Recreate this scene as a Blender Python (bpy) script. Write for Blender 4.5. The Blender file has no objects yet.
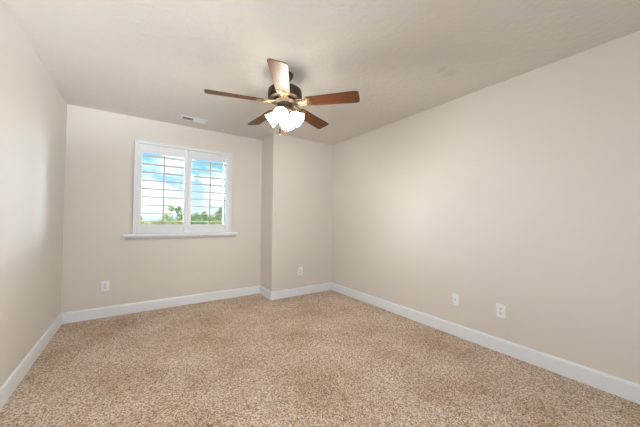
import bpy, bmesh, math, random
from mathutils import Vector, Matrix, Euler
random.seed(7)
S = bpy.context.scene
COL = S.collection
PI = math.pi

# ------------------------------------------------------------------ camera
YAW, PITCH, ROLL, FPX, EYE = 0.6002, 0.0235, 0.0089, 266.57, 1.1706
f = Vector((math.sin(YAW)*math.cos(PITCH), math.cos(YAW)*math.cos(PITCH), math.sin(PITCH)))
r0 = Vector((math.cos(YAW), -math.sin(YAW), 0)); u0 = r0.cross(f)
r = r0*math.cos(ROLL) + u0*math.sin(ROLL); u = -r0*math.sin(ROLL) + u0*math.cos(ROLL)
cam = bpy.data.cameras.new('camera'); co = bpy.data.objects.new('camera', cam); COL.objects.link(co)
co.matrix_world = Matrix(((r.x, u.x, -f.x, 0), (r.y, u.y, -f.y, 0), (r.z, u.z, -f.z, EYE), (0, 0, 0, 1)))
cam.sensor_width = 36; cam.lens = FPX/640*36; cam.clip_start = 0.02; cam.clip_end = 2000
S.camera = co

# ------------------------------------------------------------------ sky
W = bpy.data.worlds.new('sky'); S.world = W; W.use_nodes = True
nt = W.node_tree; nt.nodes.clear()
def N(t, ty, **kw):
    n = t.nodes.new(ty)
    for k, v in kw.items(): setattr(n, k, v)
    return n
def ramp(t, stops, interp='LINEAR'):
    n = N(t, 'ShaderNodeValToRGB'); cr = n.color_ramp; cr.interpolation = interp
    while len(cr.elements) > 1: cr.elements.remove(cr.elements[0])
    cr.elements[0].position = stops[0][0]; cr.elements[0].color = (*stops[0][1], 1)
    for p, c in stops[1:]:
        e = cr.elements.new(p); e.color = (*c, 1)
    return n
L = nt.links.new
tc = N(nt, 'ShaderNodeTexCoord'); sep = N(nt, 'ShaderNodeSeparateXYZ'); L(tc.outputs['Generated'], sep.inputs[0])
grad = ramp(nt, [(0.0, (.86, .94, 1.0)), (.07, (.66, .88, 1.08)), (.17, (.28, .72, 1.14)), (.5, (.18, .50, 1.0))]); L(sep.outputs['Z'], grad.inputs[0])
mp = N(nt, 'ShaderNodeMapping'); mp.inputs['Scale'].default_value = (1, 1, 1.9); mp.inputs['Location'].default_value = (.33, .1, .12); L(tc.outputs['Generated'], mp.inputs[0])
nz = N(nt, 'ShaderNodeTexNoise'); nz.inputs['Scale'].default_value = 7.5; nz.inputs['Detail'].default_value = 5; nz.inputs['Roughness'].default_value = .52; L(mp.outputs[0], nz.inputs['Vector'])
cl = ramp(nt, [(.42, (0, 0, 0)), (.56, (1, 1, 1))], 'EASE'); L(nz.outputs['Fac'], cl.inputs[0])
mx = N(nt, 'ShaderNodeMix', data_type='RGBA'); L(cl.outputs[0], mx.inputs['Factor']); L(grad.outputs[0], mx.inputs['A']); mx.inputs['B'].default_value = (1.18, 1.18, 1.20, 1)
# sky boosted out of view, left and right of +Y, to light walls
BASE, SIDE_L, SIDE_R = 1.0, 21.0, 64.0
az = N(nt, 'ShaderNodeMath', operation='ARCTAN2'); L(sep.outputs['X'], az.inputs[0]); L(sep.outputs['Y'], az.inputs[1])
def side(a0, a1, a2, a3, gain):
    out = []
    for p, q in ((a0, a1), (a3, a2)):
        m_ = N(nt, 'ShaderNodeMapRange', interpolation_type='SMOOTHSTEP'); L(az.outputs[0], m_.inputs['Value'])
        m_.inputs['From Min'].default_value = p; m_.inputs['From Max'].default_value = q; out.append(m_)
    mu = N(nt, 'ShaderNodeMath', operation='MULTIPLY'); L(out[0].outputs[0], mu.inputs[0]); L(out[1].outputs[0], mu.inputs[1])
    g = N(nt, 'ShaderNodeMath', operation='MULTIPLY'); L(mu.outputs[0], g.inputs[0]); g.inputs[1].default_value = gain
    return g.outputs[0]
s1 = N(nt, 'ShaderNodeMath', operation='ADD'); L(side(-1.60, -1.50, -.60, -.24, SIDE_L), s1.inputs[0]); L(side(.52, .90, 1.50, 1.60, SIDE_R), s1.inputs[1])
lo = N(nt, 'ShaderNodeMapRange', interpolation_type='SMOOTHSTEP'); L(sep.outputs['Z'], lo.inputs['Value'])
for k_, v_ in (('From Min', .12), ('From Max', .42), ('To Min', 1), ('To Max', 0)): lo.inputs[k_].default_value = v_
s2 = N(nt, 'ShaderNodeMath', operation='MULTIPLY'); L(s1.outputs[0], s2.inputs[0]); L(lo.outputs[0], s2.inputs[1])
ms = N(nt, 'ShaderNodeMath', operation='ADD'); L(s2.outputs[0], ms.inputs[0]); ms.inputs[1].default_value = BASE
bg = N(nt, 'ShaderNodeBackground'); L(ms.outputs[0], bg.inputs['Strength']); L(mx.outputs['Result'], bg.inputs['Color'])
wo = N(nt, 'ShaderNodeOutputWorld'); L(bg.outputs[0], wo.inputs[0])

# ------------------------------------------------------------------ sun and large lights
def light(name, kind, loc, energy, color, parent=None, rot=None, **kw):
    d = bpy.data.lights.new(name, kind); d.energy = energy; d.color = color
    for k, v in kw.items(): setattr(d, k, v)
    o = bpy.data.objects.new(name, d); COL.objects.link(o); o.location = loc
    if rot: o.rotation_euler = rot
    if parent: o.parent = parent
    return o
SUN_W = 3.0
light('sun', 'SUN', (-20, 0, 40), SUN_W, (1, .95, .86), rot=Vector((1, -.12, -1.05)).to_track_quat('-Z', 'Y').to_euler(), angle=.01)
FRONT_FILL_W = 19
# added fill light, set in the made-up window behind the camera
light('added_front_fill', 'AREA', (.30, -1.20, 1.50), FRONT_FILL_W, (.90, .95, 1.0), rot=(PI/2, 0, 0), shape='RECTANGLE', size=1.5, size_y=1.2)
# added area light, unseen, aimed through the front opening to brighten the ceiling
CEILING_FILL_W = 580
light('added_ceiling_fill', 'AREA', (1.9, -9.0, -1.35), CEILING_FILL_W, (.95, .97, 1), rot=Vector((-1.6, 7.75, 2.9)).to_track_quat('-Z', 'Y').to_euler(), shape='RECTANGLE', size=5.0, size_y=1.8, spread=math.radians(90))
LAMP_W = 14; GLOW = 16.0
S.cycles.diffuse_bounces = 8
S.view_settings.view_transform = 'Standard'; S.view_settings.look = 'None'
S.view_settings.gamma = 1; S.view_settings.use_curve_mapping = False
S.view_settings.exposure = 0.16

# ------------------------------------------------------------------ materials
def mat(name, color, rough=.5, metal=0, **kw):
    m = bpy.data.materials.new(name); m.use_nodes = True
    b = m.node_tree.nodes['Principled BSDF']
    b.inputs['Base Color'].default_value = (*color, 1); b.inputs['Roughness'].default_value = rough; b.inputs['Metallic'].default_value = metal
    for k, v in kw.items(): b.inputs[k].default_value = v
    return m
def bump(m, scale, strength, dist=.002, detail=3, kind='noise', stops=None):
    t = m.node_tree; b = t.nodes['Principled BSDF']
    c = N(t, 'ShaderNodeTexCoord'); n = N(t, 'ShaderNodeTexNoise'); n.inputs['Scale'].default_value = scale; n.inputs['Detail'].default_value = detail
    t.links.new(c.outputs['Object'], n.inputs['Vector'])
    out = n.outputs['Fac']
    if stops:
        rr = ramp(t, stops); t.links.new(out, rr.inputs[0]); out = rr.outputs[0]
    bp = N(t, 'ShaderNodeBump'); bp.inputs['Strength'].default_value = strength; bp.inputs['Distance'].default_value = dist
    t.links.new(out, bp.inputs['Height']); t.links.new(bp.outputs[0], b.inputs['Normal'])
    return m
WALLC = (.69, .666, .632)
m_wall = bump(mat('beige_wall_paint', WALLC, .55), 90, .12, .002)
m_ceil = bump(mat('textured_ceiling_paint', (.71, .690, .660), .6), 22, .35, .004, 4, stops=[(.42, (0, 0, 0)), (.56, (1, 1, 1))])
# a faint repaired patch on the ceiling
t = m_ceil.node_tree; b = t.nodes['Principled BSDF']; c = N(t, 'ShaderNodeTexCoord')
prev = None
for (px, py, rad) in ((2.19, 1.24, .085), (2.08, 1.25, .06)):
    vm = N(t, 'ShaderNodeVectorMath', operation='DISTANCE'); vm.inputs[1].default_value = (px, py, 2.44); t.links.new(c.outputs['Object'], vm.inputs[0])
    mr = N(t, 'ShaderNodeMapRange'); mr.inputs['From Min'].default_value = rad*.4; mr.inputs['From Max'].default_value = rad; mr.inputs['To Min'].default_value = 1; mr.inputs['To Max'].default_value = 0
    t.links.new(vm.outputs['Value'], mr.inputs['Value'])
    if prev:
        a = N(t, 'ShaderNodeMath', operation='MAXIMUM'); t.links.new(prev, a.inputs[0]); t.links.new(mr.outputs[0], a.inputs[1]); prev = a.outputs[0]
    else: prev = mr.outputs[0]
mm = N(t, 'ShaderNodeMix', data_type='RGBA'); t.links.new(prev, mm.inputs['Factor'])
mm.inputs['A'].default_value = (.71, .690, .660, 1); mm.inputs['B'].default_value = (.63, .61, .58, 1); t.links.new(mm.outputs['Result'], b.inputs['Base Color'])

m_trim = mat('white_trim_paint', (.79, .835, .895), .35)
m_shut = mat('white_shutter_paint', (.77, .81, .86), .35)
m_vinyl = mat('white_vinyl', (.85, .86, .88), .3)
m_plate = mat('white_plastic', (.88, .90, .93), .3)
m_face = mat('white_receptacle_plastic', (.78, .79, .81), .35)
m_dark = mat('dark_slot', (.02, .02, .02), .6)
m_steel = mat('steel', (.55, .55, .55), .35, 1)
m_rod = mat('shutter_rod_paint', (.40, .38, .37), .4)
m_bronze = mat('dark_antique_bronze', (.060, .040, .024), .36, .55)
m_hub = bump(mat('aged_brass_bronze', (.050, .034, .019), .42, .5), 60, .2)
m_brass = mat('antique_gold_brass', (.27, .19, .095), .30, .9)
m_chain = mat('brass_chain', (.75, .60, .36), .3, 1)
m_tube = mat('nickel_pull', (.10, .09, .08), .5, .2)
m_orange = mat('varnished_wood_pull', (.42, .15, .02), .45)
m_vent = mat('white_enamel_vent', (.80, .81, .82), .4)
m_vent_dark = mat('duct_shade_black', (.03, .03, .032), .8)

def wood_mat():
    m = mat('mahogany_blade', (.2, .06, .02), .48, 0, **{'Coat Weight': .0, 'Specular IOR Level': .5, 'Specular Tint': (1, .80, .55, 1)})
    t = m.node_tree; b = t.nodes['Principled BSDF']; c = N(t, 'ShaderNodeTexCoord'); p = N(t, 'ShaderNodeMapping'); p.inputs['Scale'].default_value = (2.5, 38, 10)
    t.links.new(c.outputs['Object'], p.inputs[0]); n = N(t, 'ShaderNodeTexNoise'); n.inputs['Scale'].default_value = 1.6; n.inputs['Detail'].default_value = 5; t.links.new(p.outputs[0], n.inputs['Vector'])
    q = ramp(t, [(.30, (.045, .012, .005)), (.52, (.105, .030, .010)), (.72, (.17, .055, .019))]); t.links.new(n.outputs['Fac'], q.inputs[0]); t.links.new(q.outputs[0], b.inputs['Base Color'])
    return m
m_wood = wood_mat()

def carpet_mat():
    m = mat('speckled_brown_carpet', (.4, .3, .2), .95, 0, **{'Specular IOR Level': .1, 'Sheen Weight': 0.0})
    t = m.node_tree; b = t.nodes['Principled BSDF']; c = N(t, 'ShaderNodeTexCoord')
    v = N(t, 'ShaderNodeTexVoronoi'); v.inputs['Scale'].default_value = 165; t.links.new(c.outputs['Object'], v.inputs['Vector'])
    sx = N(t, 'ShaderNodeSeparateColor'); t.links.new(v.outputs['Color'], sx.inputs[0])
    n1 = N(t, 'ShaderNodeTexNoise'); n1.inputs['Scale'].default_value = 150; n1.inputs['Detail'].default_value = 2; t.links.new(c.outputs['Object'], n1.inputs['Vector'])
    a = N(t, 'ShaderNodeMix'); a.inputs['Factor'].default_value = .35; t.links.new(sx.outputs[0], a.inputs['A']); t.links.new(n1.outputs['Fac'], a.inputs['B'])
    q = ramp(t, [(.18, (.20, .140, .100)), (.36, (.39, .298, .228)), (.53, (.575, .468, .378)), (.70, (.73, .640, .555)), (.85, (.83, .78, .73))]); t.links.new(a.outputs['Result'], q.inputs[0])
    n2 = N(t, 'ShaderNodeTexNoise'); n2.inputs['Scale'].default_value = 2.3; n2.inputs['Detail'].default_value = 7; t.links.new(c.outputs['Object'], n2.inputs['Vector'])
    h = ramp(t, [(.32, (.84, .77, .69)), (.50, (.98, .95, .91)), (.66, (1.08, 1.07, 1.06))]); t.links.new(n2.outputs['Fac'], h.inputs[0])
    tint = ramp(t, [(.0, (.90, .97, 1.10)), (.35, (1.0, 1.0, 1.02)), (.65, (1.0, .98, .95)), (1.0, (1.06, .94, .80))]); t.links.new(sx.outputs[1], tint.inputs[0])
    tm = N(t, 'ShaderNodeVectorMath', operation='MULTIPLY'); t.links.new(q.outputs[0], tm.inputs[0]); t.links.new(tint.outputs[0], tm.inputs[1])
    mu = N(t, 'ShaderNodeVectorMath', operation='MULTIPLY'); t.links.new(tm.outputs[0], mu.inputs[0]); t.links.new(h.outputs[0], mu.inputs[1]); t.links.new(mu.outputs[0], b.inputs['Base Color'])
    bp = N(t, 'ShaderNodeBump'); bp.inputs['Strength'].default_value = .45; bp.inputs['Distance'].default_value = .006
    ad = N(t, 'ShaderNodeMath', operation='SUBTRACT'); t.links.new(n1.outputs['Fac'], ad.inputs[0]); t.links.new(v.outputs['Distance'], ad.inputs[1])
    t.links.new(ad.outputs[0], bp.inputs['Height']); t.links.new(bp.outputs[0], b.inputs['Normal'])
    return m
m_carpet = carpet_mat()

def glass_mat():
    m = bpy.data.materials.new('clear_window_glass'); m.use_nodes = True; t = m.node_tree; t.nodes.clear()
    tr = N(t, 'ShaderNodeBsdfTransparent'); tr.inputs[0].default_value = (.97, .99, .98, 1)
    gl = N(t, 'ShaderNodeBsdfGlossy'); gl.inputs['Roughness'].default_value = .02
    fr = N(t, 'ShaderNodeFresnel'); fr.inputs[0].default_value = 1.3
    mi = N(t, 'ShaderNodeMixShader'); t.links.new(fr.outputs[0], mi.inputs[0]); t.links.new(tr.outputs[0], mi.inputs[1]); t.links.new(gl.outputs[0], mi.inputs[2])
    o = N(t, 'ShaderNodeOutputMaterial'); t.links.new(mi.outputs[0], o.inputs[0]); return m
m_glass = glass_mat()
m_shade = mat('lit_frosted_glass_shade', (.95, .92, .86), .4, 0, **{'Emission Color': (1, .93, .82, 1), 'Emission Strength': 1.1*GLOW})
m_bulb = mat('lit_bulb', (1, 1, 1), .4, 0, **{'Emission Color': (1, .95, .88, 1), 'Emission Strength': 40.0*GLOW})
def leaf_mat(name, a, b_):
    m = mat(name, a, .6); t = m.node_tree; b = t.nodes['Principled BSDF']; c = N(t, 'ShaderNodeTexCoord'); n = N(t, 'ShaderNodeTexNoise'); n.inputs['Scale'].default_value = 1.4
    t.links.new(c.outputs['Object'], n.inputs['Vector']); q = ramp(t, [(.35, a), (.65, b_)]); t.links.new(n.outputs['Fac'], q.inputs[0]); t.links.new(q.outputs[0], b.inputs['Base Color']); return m
m_leaf = leaf_mat('green_leaves', (.17, .29, .08), (.40, .50, .19))
m_leafy = leaf_mat('yellow_green_leaves', (.30, .36, .08), (.55, .54, .18))
m_leafd = leaf_mat('grey_green_leaves', (.20, .30, .14), (.42, .50, .27))
m_bark = mat('bark', (.20, .15, .11), .9)
m_grass = leaf_mat('dry_grass', (.30, .33, .11), (.45, .43, .2))
m_hill = leaf_mat('distant_hill', (.26, .32, .33), (.32, .38, .39))

# ------------------------------------------------------------------ mesh helpers
class MB:
    def __init__(self): self.bm = bmesh.new()
    def box(self, lo, hi, M=None, bev=0):
        lo, hi = Vector(lo), Vector(hi)
        g = bmesh.ops.create_cube(self.bm, size=1)['verts']
        X = Matrix.Translation((lo+hi)/2) @ Matrix.Diagonal((*(hi-lo), 1))
        bmesh.ops.transform(self.bm, matrix=X, verts=g)
        if bev:
            es = list({e for v in g for e in v.link_edges})
            res = bmesh.ops.bevel(self.bm, geom=es, offset=bev, segments=2, profile=.5, affect='EDGES')
            g = list({v for fc in res['faces'] for v in fc.verts} | {v for v in g if v.is_valid})
        if M: bmesh.ops.transform(self.bm, matrix=M, verts=[v for v in g if v.is_valid])
        return self
    def lathe(self, prof, M=None, n=32, caps=True):
        rings = []
        for (rad, z) in prof:
            rings.append([self.bm.verts.new((rad*math.cos(2*PI*i/n), rad*math.sin(2*PI*i/n), z)) for i in range(n)])
        for a, b in zip(rings, rings[1:]):
            for i in range(n): self.bm.faces.new((a[i], a[(i+1) % n], b[(i+1) % n], b[i]))
        if caps:
            for rg in (rings[0], rings[-1]): self.bm.faces.new(rg)
        vs = [v for q in rings for v in q]
        if M: bmesh.ops.transform(self.bm, matrix=M, verts=vs)
        return self
    def tube(self, pts, rad, n=8, M=None):
        pts = [Vector(p) for p in pts]; rads = rad if isinstance(rad, (list, tuple)) else [rad]*len(pts); rings = []
        for i, p in enumerate(pts):
            d = (pts[min(i+1, len(pts)-1)]-pts[max(i-1, 0)]).normalized()
            a = Vector((0, 0, 1)) if abs(d.z) < .9 else Vector((1, 0, 0))
            x = d.cross(a).normalized(); y = d.cross(x)
            rings.append([self.bm.verts.new(p+(x*math.cos(2*PI*k/n)+y*math.sin(2*PI*k/n))*rads[i]) for k in range(n)])
        for a, b in zip(rings, rings[1:]):
            for i in range(n): self.bm.faces.new((a[i], a[(i+1) % n], b[(i+1) % n], b[i]))
        for rg in (rings[0], rings[-1]): self.bm.faces.new(rg)
        if M: bmesh.ops.transform(self.bm, matrix=M, verts=[v for q in rings for v in q])
        return self
    def prism(self, outline, z0, z1, M=None):
        a = [self.bm.verts.new((x, y, z0)) for x, y in outline]; b = [self.bm.verts.new((x, y, z1)) for x, y in outline]; n = len(a)
        self.bm.faces.new(a); self.bm.faces.new(b)
        for i in range(n): self.bm.faces.new((a[i], a[(i+1) % n], b[(i+1) % n], b[i]))
        if M: bmesh.ops.transform(self.bm, matrix=M, verts=a+b)
        return self
    def ball(self, c, rad, seg=12):
        bmesh.ops.create_uvsphere(self.bm, u_segments=seg, v_segments=seg//2+2, radius=rad, matrix=Matrix.Translation(c)); return self
    def build(self, name, m, parent=None, smooth=False, loc=None):
        bmesh.ops.recalc_face_normals(self.bm, faces=self.bm.faces)
        me = bpy.data.meshes.new(name); self.bm.to_mesh(me); self.bm.free(); me.materials.append(m)
        if smooth:
            for p in me.polygons: p.use_smooth = True
            try: me.set_sharp_from_angle(angle=math.radians(38))
            except Exception: pass
        o = bpy.data.objects.new(name, me); COL.objects.link(o)
        if parent: o.parent = parent
        if loc: o.location = loc
        return o
def tag(o, label=None, cat=None, group=None, kind=None):
    if label: o['label'] = label
    if cat: o['category'] = cat
    if group: o['group'] = group
    if kind: o['kind'] = kind
    return o
def thing(name, label, cat, loc=(0, 0, 0), rot=(0, 0, 0), group=None, kind=None):
    o = bpy.data.objects.new(name, None); o.empty_display_size = .1; COL.objects.link(o); o.location = loc; o.rotation_euler = rot
    return tag(o, label, cat, group, kind)
def copy_tree(o, parent=None):
    c = o.copy(); COL.objects.link(c)
    if parent: c.parent = parent
    for ch in list(o.children): copy_tree(ch, c)
    return c
def struct(o, label=None, cat=None): return tag(o, label, cat, None, 'structure')

# ------------------------------------------------------------------ room shell
XL, XR, YB, YP, XS, YF, H, T = -.6756, 2.7101, 4.0444, 3.606, 1.6279, -1.25, 2.44, .18
WX0, WX1, WZ0, WZ1 = -.008, 1.112, .978, 2.11           # opening in the back wall
struct(MB().box((XL-T, YF-T, -.12), (XR+T, YB+T, 0)).build('floor', m_carpet), 'speckled tan and brown carpet covering the whole floor', 'floor')
struct(MB().box((XL-T, YF-T, H), (XR+T, YB+T, H+.12)).build('ceiling', m_ceil), 'beige textured ceiling above the fan', 'ceiling')
struct(MB().box((XL-T, YF-T, 0), (XL, YB, H)).build('wall_left', m_wall), 'plain beige wall along the left side', 'wall')
struct(MB().box((XR, YF-T, 0), (XR+T, YB+T, H)).build('wall_right', m_wall), 'long plain beige wall with two white wall plates', 'wall')
w = MB()
w.box((XL-T, YB, 0), (WX0, YB+T, H)).box((WX1, YB, 0), (XR, YB+T, H)).box((WX0, YB, 0), (WX1, YB+T, WZ0)).box((WX0, YB, WZ1), (WX1, YB+T, H))
struct(w.build('wall_back', m_wall), 'beige wall around the shuttered window', 'wall')
struct(MB().box((XS, YP, 0), (XR, YB, H)).build('wall_back_right', m_wall), 'beige wall projection in the far right corner', 'wall')
FX0, FX1, FZ0, FZ1 = -.5, 1.1, .85, 2.15                    # added opening behind the camera, for the fill lights
w = MB()
w.box((XL, YF-T, 0), (FX0, YF, H)).box((FX1, YF-T, 0), (XR, YF, H)).box((FX0, YF-T, 0), (FX1, YF, FZ0)).box((FX0, YF-T, FZ1), (FX1, YF, H))
struct(w.build('wall_front', m_wall), 'beige wall behind the camera', 'wall')

BB, BT = .121, .014
def base_prof(name, a, b, nrm, label, m0=0, m1=0):
    """skirting from a to b (xy) with the room on side nrm; m0/m1 = mitre at the front edge"""
    a, b, nrm = Vector((*a, 0)), Vector((*b, 0)), Vector((*nrm, 0)); d = (b-a).normalized(); bm = bmesh.new()
    prof = [(0, 0), (BT, 0), (BT, BB-.016), (BT*.72, BB-.006), (BT*.45, BB), (0, BB)]
    e = []
    for (p, m) in ((a, m0), (b, m1)):
        e.append([bm.verts.new(p + nrm*y + Vector((0, 0, z)) + d*(m*y)) for y, z in prof])
    n = len(prof)
    for i in range(n): bm.faces.new((e[0][i], e[0][(i+1) % n], e[1][(i+1) % n], e[1][i]))
    bm.faces.new(e[0]); bm.faces.new(e[1])
    q = MB(); q.bm.free(); q.bm = bm
    struct(q.build(name, m_trim), label, 'baseboard')
base_prof('baseboard_left', (XL, YF), (XL, YB), (1, 0), 'white baseboard along the left wall', 1, -1)
base_prof('baseboard_back', (XL, YB), (XS, YB), (0, -1), 'white baseboard under the window', 1, -1)
base_prof('baseboard_return', (XS, YB), (XS, YP), (-1, 0), 'short white baseboard on the side of the wall projection', 1, 1)
base_prof('baseboard_back_right', (XS, YP), (XR, YP), (0, -1), 'white baseboard on the face of the wall projection', -1, -1)
base_prof('baseboard_right', (XR, YP), (XR, YF), (-1, 0), 'white baseboard along the right wall', 1, -1)
base_prof('baseboard_front', (XL, YF), (XR, YF), (0, 1), 'white baseboard behind the camera', 1, -1)

# ------------------------------------------------------------------ window added behind the camera to let fill light in
w2 = struct(thing('added_window', 'plain added window behind the camera, unseen', 'window', (0, YF, 0)))
w = MB()
for lo, hi in (((FX0, -.1, FZ0), (FX0+.05, -.04, FZ1)), ((FX1-.05, -.1, FZ0), (FX1, -.04, FZ1)), ((FX0+.05, -.1, FZ0), (FX1-.05, -.04, FZ0+.05)), ((FX0+.05, -.1, FZ1-.05), (FX1-.05, -.04, FZ1)), ((.275, -.1, FZ0+.05), (.325, -.04, FZ1-.05))): w.box(lo, hi)
w.build('window_frame', m_vinyl, w2)
MB().box((FX0+.05, -.072, FZ0+.05), (FX1-.05, -.068, FZ1-.05)).build('pane', m_glass, w2)

# ------------------------------------------------------------------ window in view
w1 = struct(thing('window_1', 'white framed window in the back wall with sill', 'window', (0, YB, 0)))
fo = MB()                                                # frame of the shutters, standing proud of the wall
SX0, SX1, SZ0, SZ1, FW = -.047, 1.150, .972, 2.147, .036
for lo, hi in (((SX0, -.030, SZ0), (SX0+FW, .0, SZ1)), ((SX1-FW, -.030, SZ0), (SX1, .0, SZ1)), ((SX0+FW, -.030, SZ1-FW), (SX1-FW, .0, SZ1))): fo.box(lo, hi, bev=.003)
for lo, hi in (((SX0, -.037, SZ0), (SX0+.010, -.028, SZ1)), ((SX1-.010, -.037, SZ0), (SX1, -.028, SZ1)), ((SX0+.01, -.037, SZ1-.010), (SX1-.01, -.028, SZ1))): fo.box(lo, hi, bev=.002)
fo.build('shutter_frame', m_shut, w1)
sl = MB(); sl.box((-.145, -.075, .938), (1.240, .06, .972), bev=.008); sl.build('window_sill', m_trim, w1)
ap = MB()
ap.prism([(-.006, 0), (-.050, 0), (-.040, -.014), (-.022, -.026), (-.006, -.036), (0, -.036), (0, 0)], -.120, 1.215, Matrix.Translation((0, 0, .938)) @ Matrix(((0, 0, 1, 0), (1, 0, 0, 0), (0, 1, 0, 0), (0, 0, 0, 1))))
ap.build('apron', m_trim, w1)
vf = MB(); fw = .042
for lo, hi in (((WX0, .080, WZ0), (WX0+fw, .165, WZ1)), ((WX1-fw, .080, WZ0), (WX1, .165, WZ1)), ((WX0+fw, .080, WZ0), (WX1-fw, .165, WZ0+fw)), ((WX0+fw, .080, WZ1-fw), (WX1-fw, .165, WZ1)), ((.530, .080, WZ0+fw), (.584, .165, WZ1-fw))): vf.box(lo, hi, bev=.003)
vf.build('window_frame', m_vinyl, w1)
MB().box((WX0+fw, .088, WZ0+fw), (.530, .092, WZ1-fw)).build('pane', m_glass, w1)
MB().box((.584, .088, WZ0+fw), (WX1-fw, .092, WZ1-fw)).build('pane', m_glass, w1)

def shutter(x0, x1, label, hinge_x):
    z0, z1 = .976, 2.106; st = .044; o0, o1 = 1.092, 2.002
    t = thing('plantation_shutter', label, 'shutter', ((x0+x1)/2, YB, z0), group='plantation shutters in the window')
    W2 = (x1-x0)/2; y0, y1 = -.026, .002; D = Matrix.Translation((0, 0, -z0))
    for a, b in ((-W2, -W2+st), (W2-st, W2)): MB().box((a, y0, z0), (b, y1, z1), D, .003).build('stile', m_shut, t)
    MB().box((-W2+st, y0+.002, o1), (W2-st, y1-.002, z1), D, .002).build('rail', m_shut, t)
    MB().box((-W2+st, y0+.002, z0), (W2-st, y1-.002, o0), D, .002).build('rail', m_shut, t)
    for k in range(9):
        z = 1.130 + k*(1.964-1.130)/8
        pr = [(.0555*math.cos(q*PI/10), .0055*math.sin(q*PI/10)) for q in range(20)]
        M = Matrix.Translation((-W2+st+.002, -.012, z-z0)) @ Matrix.Rotation(math.radians(-2), 4, 'X') @ Matrix(((0, 0, 1, 0), (1, 0, 0, 0), (0, 1, 0, 0), (0, 0, 0, 1)))
        MB().prism(pr, 0, 2*(W2-st)-.004, M).build('louver', m_shut, t, smooth=True)
    MB().box((-.007, -.082, 1.098), (.007, -.069, 1.975), D, .003).build('tilt_rod', m_rod, t)
    for z in (1.12, 1.54, 1.98): MB().tube([(hinge_x, -.030, z-.03-z0), (hinge_x, -.030, z+.03-z0)], .004, 8).build('hinge', m_vinyl, t)
shutter(-.010, .5555, 'left white shutter panel with open louvers, nearer the left wall', -.2795)
shutter(.5595, 1.113, 'right white shutter panel with open louvers, nearer the wall projection', .2735)

# ------------------------------------------------------------------ wall plates
def plate(name, label, cat, loc, rz, kind):
    """local: x across, -y out of the wall, z up"""
    t = thing(name, label, cat, loc, (0, 0, rz), group='white plates low on the walls')
    MB().box((-.037, -.0065, -.060), (.037, 0, .060), bev=.0028).build('cover_plate', m_plate, t, smooth=True)
    if kind == 'duplex':
        for s in (-1, 1):
            z = s*.0195
            pr = [(.0165*max(-.98, min(.98, 1.12*math.cos(a))), .0145*max(-.9, min(.9, 1.1*math.sin(a)))) for a in [k*2*PI/28 for k in range(28)]]
            fc = MB().prism(pr, .0055, .0085, Matrix.Translation((0, 0, z)) @ Matrix.Rotation(PI/2, 4, 'X')).build('receptacle', m_face, t)
            sm = MB().box((-.0082, -.0090, z-.001), (-.0055, -.0080, z+.008)).box((.0055, -.0090, z-.000), (.0082, -.0080, z+.007))
            sm.lathe([(.0032, .0080), (.0032, .0090)], Matrix.Translation((0, 0, z-.007)) @ Matrix.Rotation(PI/2, 4, 'X'), 12)
            sm.build('slots', m_dark, fc)
        MB().lathe([(.003, .006), (.003, .0078), (.001, .0084)], Matrix.Rotation(PI/2, 4, 'X'), 12).build('screw', m_steel, t)
    else:
        MB().lathe([(.0075, .006), (.0075, .009), (.0048, .009), (.0048, .017), (.0015, .017)], Matrix.Rotation(PI/2, 4, 'X'), 16).build('coaxial_jack', m_steel, t, smooth=True)
        for s in (-1, 1): MB().lathe([(.003, .006), (.003, .0078), (.001, .0084)], Matrix.Translation((0, 0, s*.042)) @ Matrix.Rotation(PI/2, 4, 'X'), 12).build('screw', m_plate, t)
    return t
plate('wall_outlet', 'white electrical outlet on the back wall left of and below the window', 'outlet', (-.297, YB, .366), 0, 'duplex')
plate('wall_outlet', 'white electrical outlet on the wall projection between window and right wall', 'outlet', (2.104, YP, .369), 0, 'duplex')
plate('wall_outlet', 'white electrical outlet on the right wall, nearest the camera', 'outlet', (XR, 1.069, .368), -PI/2, 'duplex')
plate('cable_jack_plate', 'white plate with one round jack on the right wall, left of the outlet', 'wall plate', (XR, 1.480, .366), -PI/2, 'coax')

# ------------------------------------------------------------------ ceiling vent
v = thing('ceiling_vent', 'small white rectangular air vent on ceiling above the window', 'vent', (.567, 3.710, H))
VX, VY = .152, .072
fr = MB()
for lo, hi in (((-VX, -VY, -.008), (-VX+.022, VY, 0)), ((VX-.022, -VY, -.008), (VX, VY, 0)), ((-VX+.022, -VY, -.008), (VX-.022, -VY+.02, 0)), ((-VX+.022, VY-.02, -.008), (VX-.022, VY, 0)), ((-.007, -VY+.02, -.010), (.007, VY-.02, 0))): fr.box(lo, hi, bev=.0015)
fr.build('vent_frame', m_vent, v)
MB().box((-VX+.02, -VY+.018, -.0015), (VX-.02, VY-.018, -.0005)).build('backing', m_vent_dark, v)  # black sheet standing in for the shade inside the duct
for x0, x1, ang in ((-VX+.022, -.007, 19), (.007, VX-.022, -48)):
    for k in range(7):
        y = -VY+.027 + k*.0150
        MB().box((x0, -.0078, -.0006), (x1, .0078, .0006), Matrix.Translation((0, y, -.0085)) @ Matrix.Rotation(math.radians(ang), 4, 'X')).build('vane', m_vent, v)

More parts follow.
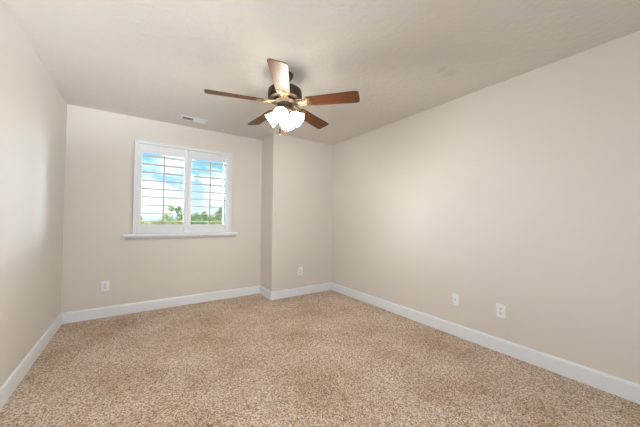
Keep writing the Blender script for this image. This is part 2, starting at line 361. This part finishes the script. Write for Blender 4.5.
# ------------------------------------------------------------------ ceiling fan
FXc, FYc = 1.045, 2.085
fan = thing('ceiling_fan', 'ceiling fan with five dark wood blades and four lit glass shades', 'ceiling fan', (FXc, FYc, H))
def fz(z): return z-H
MB().lathe([(.070, fz(2.44)), (.070, fz(2.430)), (.066, fz(2.418)), (.052, fz(2.395)), (.034, fz(2.378)), (.020, fz(2.372))], n=40).build('canopy', m_bronze, fan, True)
MB().lathe([(.0125, fz(2.374)), (.0125, fz(2.318))], n=20).build('downrod', m_bronze, fan, True)
MB().lathe([(.018, fz(2.335)), (.034, fz(2.332)), (.042, fz(2.322)), (.085, fz(2.318)), (.125, fz(2.309)), (.143, fz(2.296)), (.1475, fz(2.280)), (.1475, fz(2.236)), (.140, fz(2.226)), (.120, fz(2.220)), (.06, fz(2.216))], n=56).build('motor_housing', m_bronze, fan, True)
MB().lathe([(.142, fz(2.226)), (.1455, fz(2.222)), (.142, fz(2.216)), (.128, fz(2.213)), (.10, fz(2.212)), (.10, fz(2.219))], n=56, caps=False).build('trim_ring', m_hub, fan, True)
MB().lathe([(.098, fz(2.215)), (.098, fz(2.192)), (.082, fz(2.184)), (.070, fz(2.176)), (.066, fz(2.150)), (.072, fz(2.142)), (.072, fz(2.118)), (.060, fz(2.102)), (.040, fz(2.092)), (.016, fz(2.086)), (.010, fz(2.070)), (.003, fz(2.066))], n=48).build('switch_housing', m_hub, fan, True)

def arc(cx, cy, rad, a0, a1, n=12, z=0): return [(cx+rad*math.cos(a0+(a1-a0)*i/n), cy+rad*math.sin(a0+(a1-a0)*i/n), z) for i in range(n+1)]
def blade_mesh():
    w = MB(); pts = []
    r0_, r1_, w0, w1, cr = .190, .648, .056, .070, .030
    pts += [(r0_, -w0+.012), (r0_+.012, -w0), (r1_-cr, -w1)]
    pts += [(r1_-cr+cr*math.sin(q), -w1+cr-cr*math.cos(q)) for q in [PI/2*k/6 for k in range(1, 7)]]
    pts += [(r1_-cr+cr*math.cos(q), w1-cr+cr*math.sin(q)) for q in [PI/2*k/6 for k in range(0, 7)]]
    pts += [(r0_+.012, w0), (r0_, w0-.012)]
    w.prism(pts, -.003, .003); return w
def iron_mesh():
    w = MB()
    out = [(.185, -.020), (.215, -.046), (.245, -.043), (.247, -.030), (.225, -.024), (.235, -.010), (.270, 0), (.235, .010), (.225, .024), (.247, .030), (.245, .043), (.215, .046), (.185, .020)]
    w.prism(out, -.0085, -.0035)
    for s in (-1, 1):                                     # open scrolls between the hub and the blade
        sc = [(.085, s*.012, .016), (.115, s*.030, .008), (.150, s*.040, -.002), (.180, s*.034, -.006), (.200, s*.016, -.007), (.185, s*.004, -.007), (.165, s*.010, -.006), (.163, s*.022, -.005)]
        w.tube(sc, .0042, 8)
        w.tube([(x, y*s, z-.004) for x, y, z in arc(.135, .024, .017, -2.6, 2.8, 14)], .0034, 7)
        w.ball((.228, s*.034, -.009), .006, 8)
    w.ball((.245, 0, -.009), .006, 8)
    w.tube([(.080, 0, .018), (.120, 0, .006), (.160, 0, -.004), (.200, 0, -.006)], [.010, .008, .007, .006], 8)
    return w
bz = fz(2.186)
bl0 = blade_mesh().build('blade', m_wood, fan); ir0 = iron_mesh().build('blade_iron', m_brass, bl0, True); ir0['label'] = 'gold filigree bracket'
for k in range(5):
    if k: bl = bl0.copy(); COL.objects.link(bl); ii = ir0.copy(); COL.objects.link(ii); ii.parent = bl
    else: bl = bl0
    bl.location = (0, 0, bz)
    R_ = Matrix.Rotation(-3.373 + k*2*PI/5, 4, 'Z') @ Matrix.Rotation(math.radians(1.0), 4, 'Y') @ Matrix.Rotation(math.radians(-13), 4, 'X')
    bl.rotation_euler = R_.to_euler()
camdir = math.atan2(-FYc, -FXc)
TILT = math.radians(56)
def shade_mesh():
    w = MB()
    outer = [(.022, 0), (.027, .008), (.036, .020), (.045, .040), (.050, .062), (.0545, .082), (.060, .096), (.0625, .102)]
    inner = [(a-.003, b) for a, b in outer[::-1]]
    w.lathe(outer+[(.0610, .1035)]+inner, n=36, caps=False); return w
arm0 = None
for k in range(4):
    az = camdir + math.radians(-14) + k*PI/2
    d = Vector((math.cos(az)*math.sin(TILT), math.sin(az)*math.sin(TILT), -math.cos(TILT))); hz = Vector((math.cos(az), math.sin(az), 0))
    nk = hz*.052 + Vector((0, 0, fz(2.090)))
    Q = Matrix.Translation(nk) @ d.to_track_quat('Z', 'Y').to_matrix().to_4x4()
    a = MB().tube([hz*.030+Vector((0, 0, fz(2.125))), hz*.040+Vector((0, 0, fz(2.112))), nk-d*.010, nk+d*.004], [.010, .010, .013, .016], 12)
    a.lathe([(.012, -.012), (.026, -.004), (.028, .010), (.024, .012)], Q, 24)
    ao = a.build('lamp_arm', m_brass, fan, True)
    so = shade_mesh().build('lamp_shade', m_shade, ao, True); so.matrix_local = Q; so['label'] = 'lit white frosted glass bell shade'
    bo = MB().lathe([(.008, .010), (.012, .022), (.022, .045), (.026, .058), (.022, .072), (.010, .080), (.002, .082)], n=20).build('bulb', m_bulb, ao, True); bo.matrix_local = Q; bo['label'] = 'glowing white bulb'
    light('lamp_light', 'SPOT', nk+d*.104, LAMP_W, (1, 1, 1), fan, d.to_track_quat('-Z', 'Y').to_euler(), shadow_soft_size=.035, spot_size=math.radians(125), spot_blend=1.0)
def pull(x, y, ztop, zf0, zf1, name):
    c = MB().tube([(x, y, fz(ztop)), (x, y, fz(zf0))], .0014, 6).build('pull_chain', m_chain, fan)
    return c
# positions of the two pulls (camera side and centre of the light kit)
cd = Vector((math.cos(camdir), math.sin(camdir), 0)); rt = Vector((-cd.y, cd.x, 0))
p1 = cd*.045 - rt*.036; p2 = cd*.01 + rt*.0
p1 = cd*.05 + rt*(-.038)
pc = pull(p1.x, p1.y, 2.12, 1.985, 0, '')
MB().lathe([(.003, fz(1.985)), (.0085, fz(1.978)), (.0095, fz(1.950)), (.0085, fz(1.906)), (.004, fz(1.900))], Matrix.Translation((p1.x, p1.y, 0)), 16).build('pull_tube', m_tube, pc, True)
MB().ball((p1.x, p1.y, fz(1.891)), .0090, 14).build('pull_ball', m_plate, pc, True)
pc = pull(p2.x, p2.y, 2.07, 1.965, 0, '')
MB().lathe([(.002, fz(1.967)), (.006, fz(1.955)), (.009, fz(1.935)), (.007, fz(1.922)), (.002, fz(1.918))], Matrix.Translation((p2.x, p2.y, 0)), 14).build('pull_knob', m_orange, pc, True)

# ------------------------------------------------------------------ outside
GZ = -3.2
struct(MB().box((-400, 6, GZ-.5), (500, 600, GZ)).build('ground_outside', m_grass), 'dry grassy ground outside the window', 'ground')
hb = bmesh.new(); top = []; bot = []; back = []
for i in range(61):
    x = -500 + i*20; h = 3.5 + 4.5*abs(math.sin(i*.37)) + 2.5*math.sin(i*.9+1)
    top.append(hb.verts.new((x, 520+10*math.sin(i), GZ+2+h))); bot.append(hb.verts.new((x, 480, GZ))); back.append(hb.verts.new((x, 560, GZ)))
for i in range(60):
    hb.faces.new((bot[i], bot[i+1], top[i+1], top[i])); hb.faces.new((top[i], top[i+1], back[i+1], back[i]))
q = MB(); q.bm.free(); q.bm = hb; struct(q.build('hills', m_hill, None, True), 'low blue-grey hills on the horizon outside', 'hills')

def ray_at(px, py, Y):                                    # place a tree on the ground along a bearing
    d = f + r*((px-320)/FPX) - u*((py-213.5)/FPX)
    s = Y/d.y
    return d.x*s, EYE + d.z*s
def tree(label, px, Y, top_px, blobs, m, name='tree', nleaf=500, leaf=.16, seed=1):
    rnd = random.Random(seed)
    x, zt = ray_at(px, top_px, Y)
    t = thing(name, label, 'tree' if name == 'tree' else 'bush', (x, Y, GZ), group='trees outside the window')
    hgt = zt-GZ; tk = MB(); fm = MB(); tk.tube([(0, 0, 0), (.05, 0, hgt*.3), (0, .03, hgt*.62)], [.16, .12, .07], 8)
    for (dx, py, rw, rh) in blobs:                        # clumps: offset and size in metres, height by bearing
        bx, bz_ = ray_at(px, py, Y); c = Vector((dx, rnd.uniform(-.4, .4), bz_-GZ))
        tk.tube([(0, .02, hgt*.45), (dx*.4, c.y*.5, hgt*.45+(c.z-hgt*.45)*.55), tuple(c)], [.07, .045, .02], 6)
        for i in range(nleaf):
            dr = Vector((rnd.gauss(0, 1), rnd.gauss(0, 1), rnd.gauss(0, 1))).normalized()*(rnd.random()**.45)
            p = c + Vector((dr.x*rw, dr.y*rw, dr.z*rh))
            M = Matrix.Translation(p) @ Euler((rnd.uniform(0, 6.3), rnd.uniform(0, 6.3), rnd.uniform(0, 6.3))).to_matrix().to_4x4()
            s = leaf*rnd.uniform(.6, 1.2)
            vs = [fm.bm.verts.new(M @ Vector(q)) for q in ((-s, 0, 0), (0, -s*.5, .02), (s, 0, 0), (0, s*.5, .02))]
            fm.bm.faces.new(vs)
    fo_ = fm.build('foliage', m, t); tk.build('trunk', m_bark, t, True)
    return t
tree('leafy green tree with open clumps, seen through the left shutter near its rod', 174, 30, 205.5, [(-.62, 216.5, .42, .55), (-.2, 208.5, .34, .32), (.42, 209.8, .34, .36), (.75, 216, .42, .4), (-.3, 220, .5, .3), (.6, 221, .5, .25)], m_leaf, seed=2, nleaf=80, leaf=.15)
tree('wide grey-green tree with a rounded top, seen through the right shutter left of its rod', 202, 34, 211.5, [(-1.2, 218.5, .6, .5), (-.5, 217.5, .5, .55), (.25, 215, .38, .42), (.6, 218.5, .6, .45), (-1.7, 219.5, .5, .4)], m_leafd, seed=3, nleaf=150, leaf=.16)
tree('tall green tree rising toward the right edge of the right shutter', 220, 32, 206.5, [(.2, 209.5, .38, .32), (-.1, 213.5, .45, .35), (-.7, 218, .6, .4), (.6, 214, .4, .5), (.1, 219, .8, .4)], m_leafd, seed=4, nleaf=130, leaf=.16)
tree('yellow-green treetop at the left edge of the left shutter', 139.5, 28, 216.5, [(0, 218.8, .2, .2), (-.4, 219, .3, .3), (-.1, 221, .4, .2)], m_leafy, seed=5, nleaf=260)
hl = ['low yellow-green bush below the horizon at the left end of the hedge', 'low bush second from the left in the hedge below the horizon', 'low bush in the hedge beneath the open leafy tree outside', 'low bush in the hedge beneath the rounded grey-green tree outside', 'low bush at the right end of the hedge under the tall tree']
for i, px in enumerate((138.5, 160.5, 180, 199.5, 219)):
    tree(hl[i], px, 26, 222, [(-.38, 223.6, .34, .22), (0, 223.3, .36, .25), (.38, 223.8, .33, .22), (0, 229, .55, .6)], m_leafy if i % 2 == 0 or i < 3 else m_leaf, 'bush', 230, .15, seed=20+i)
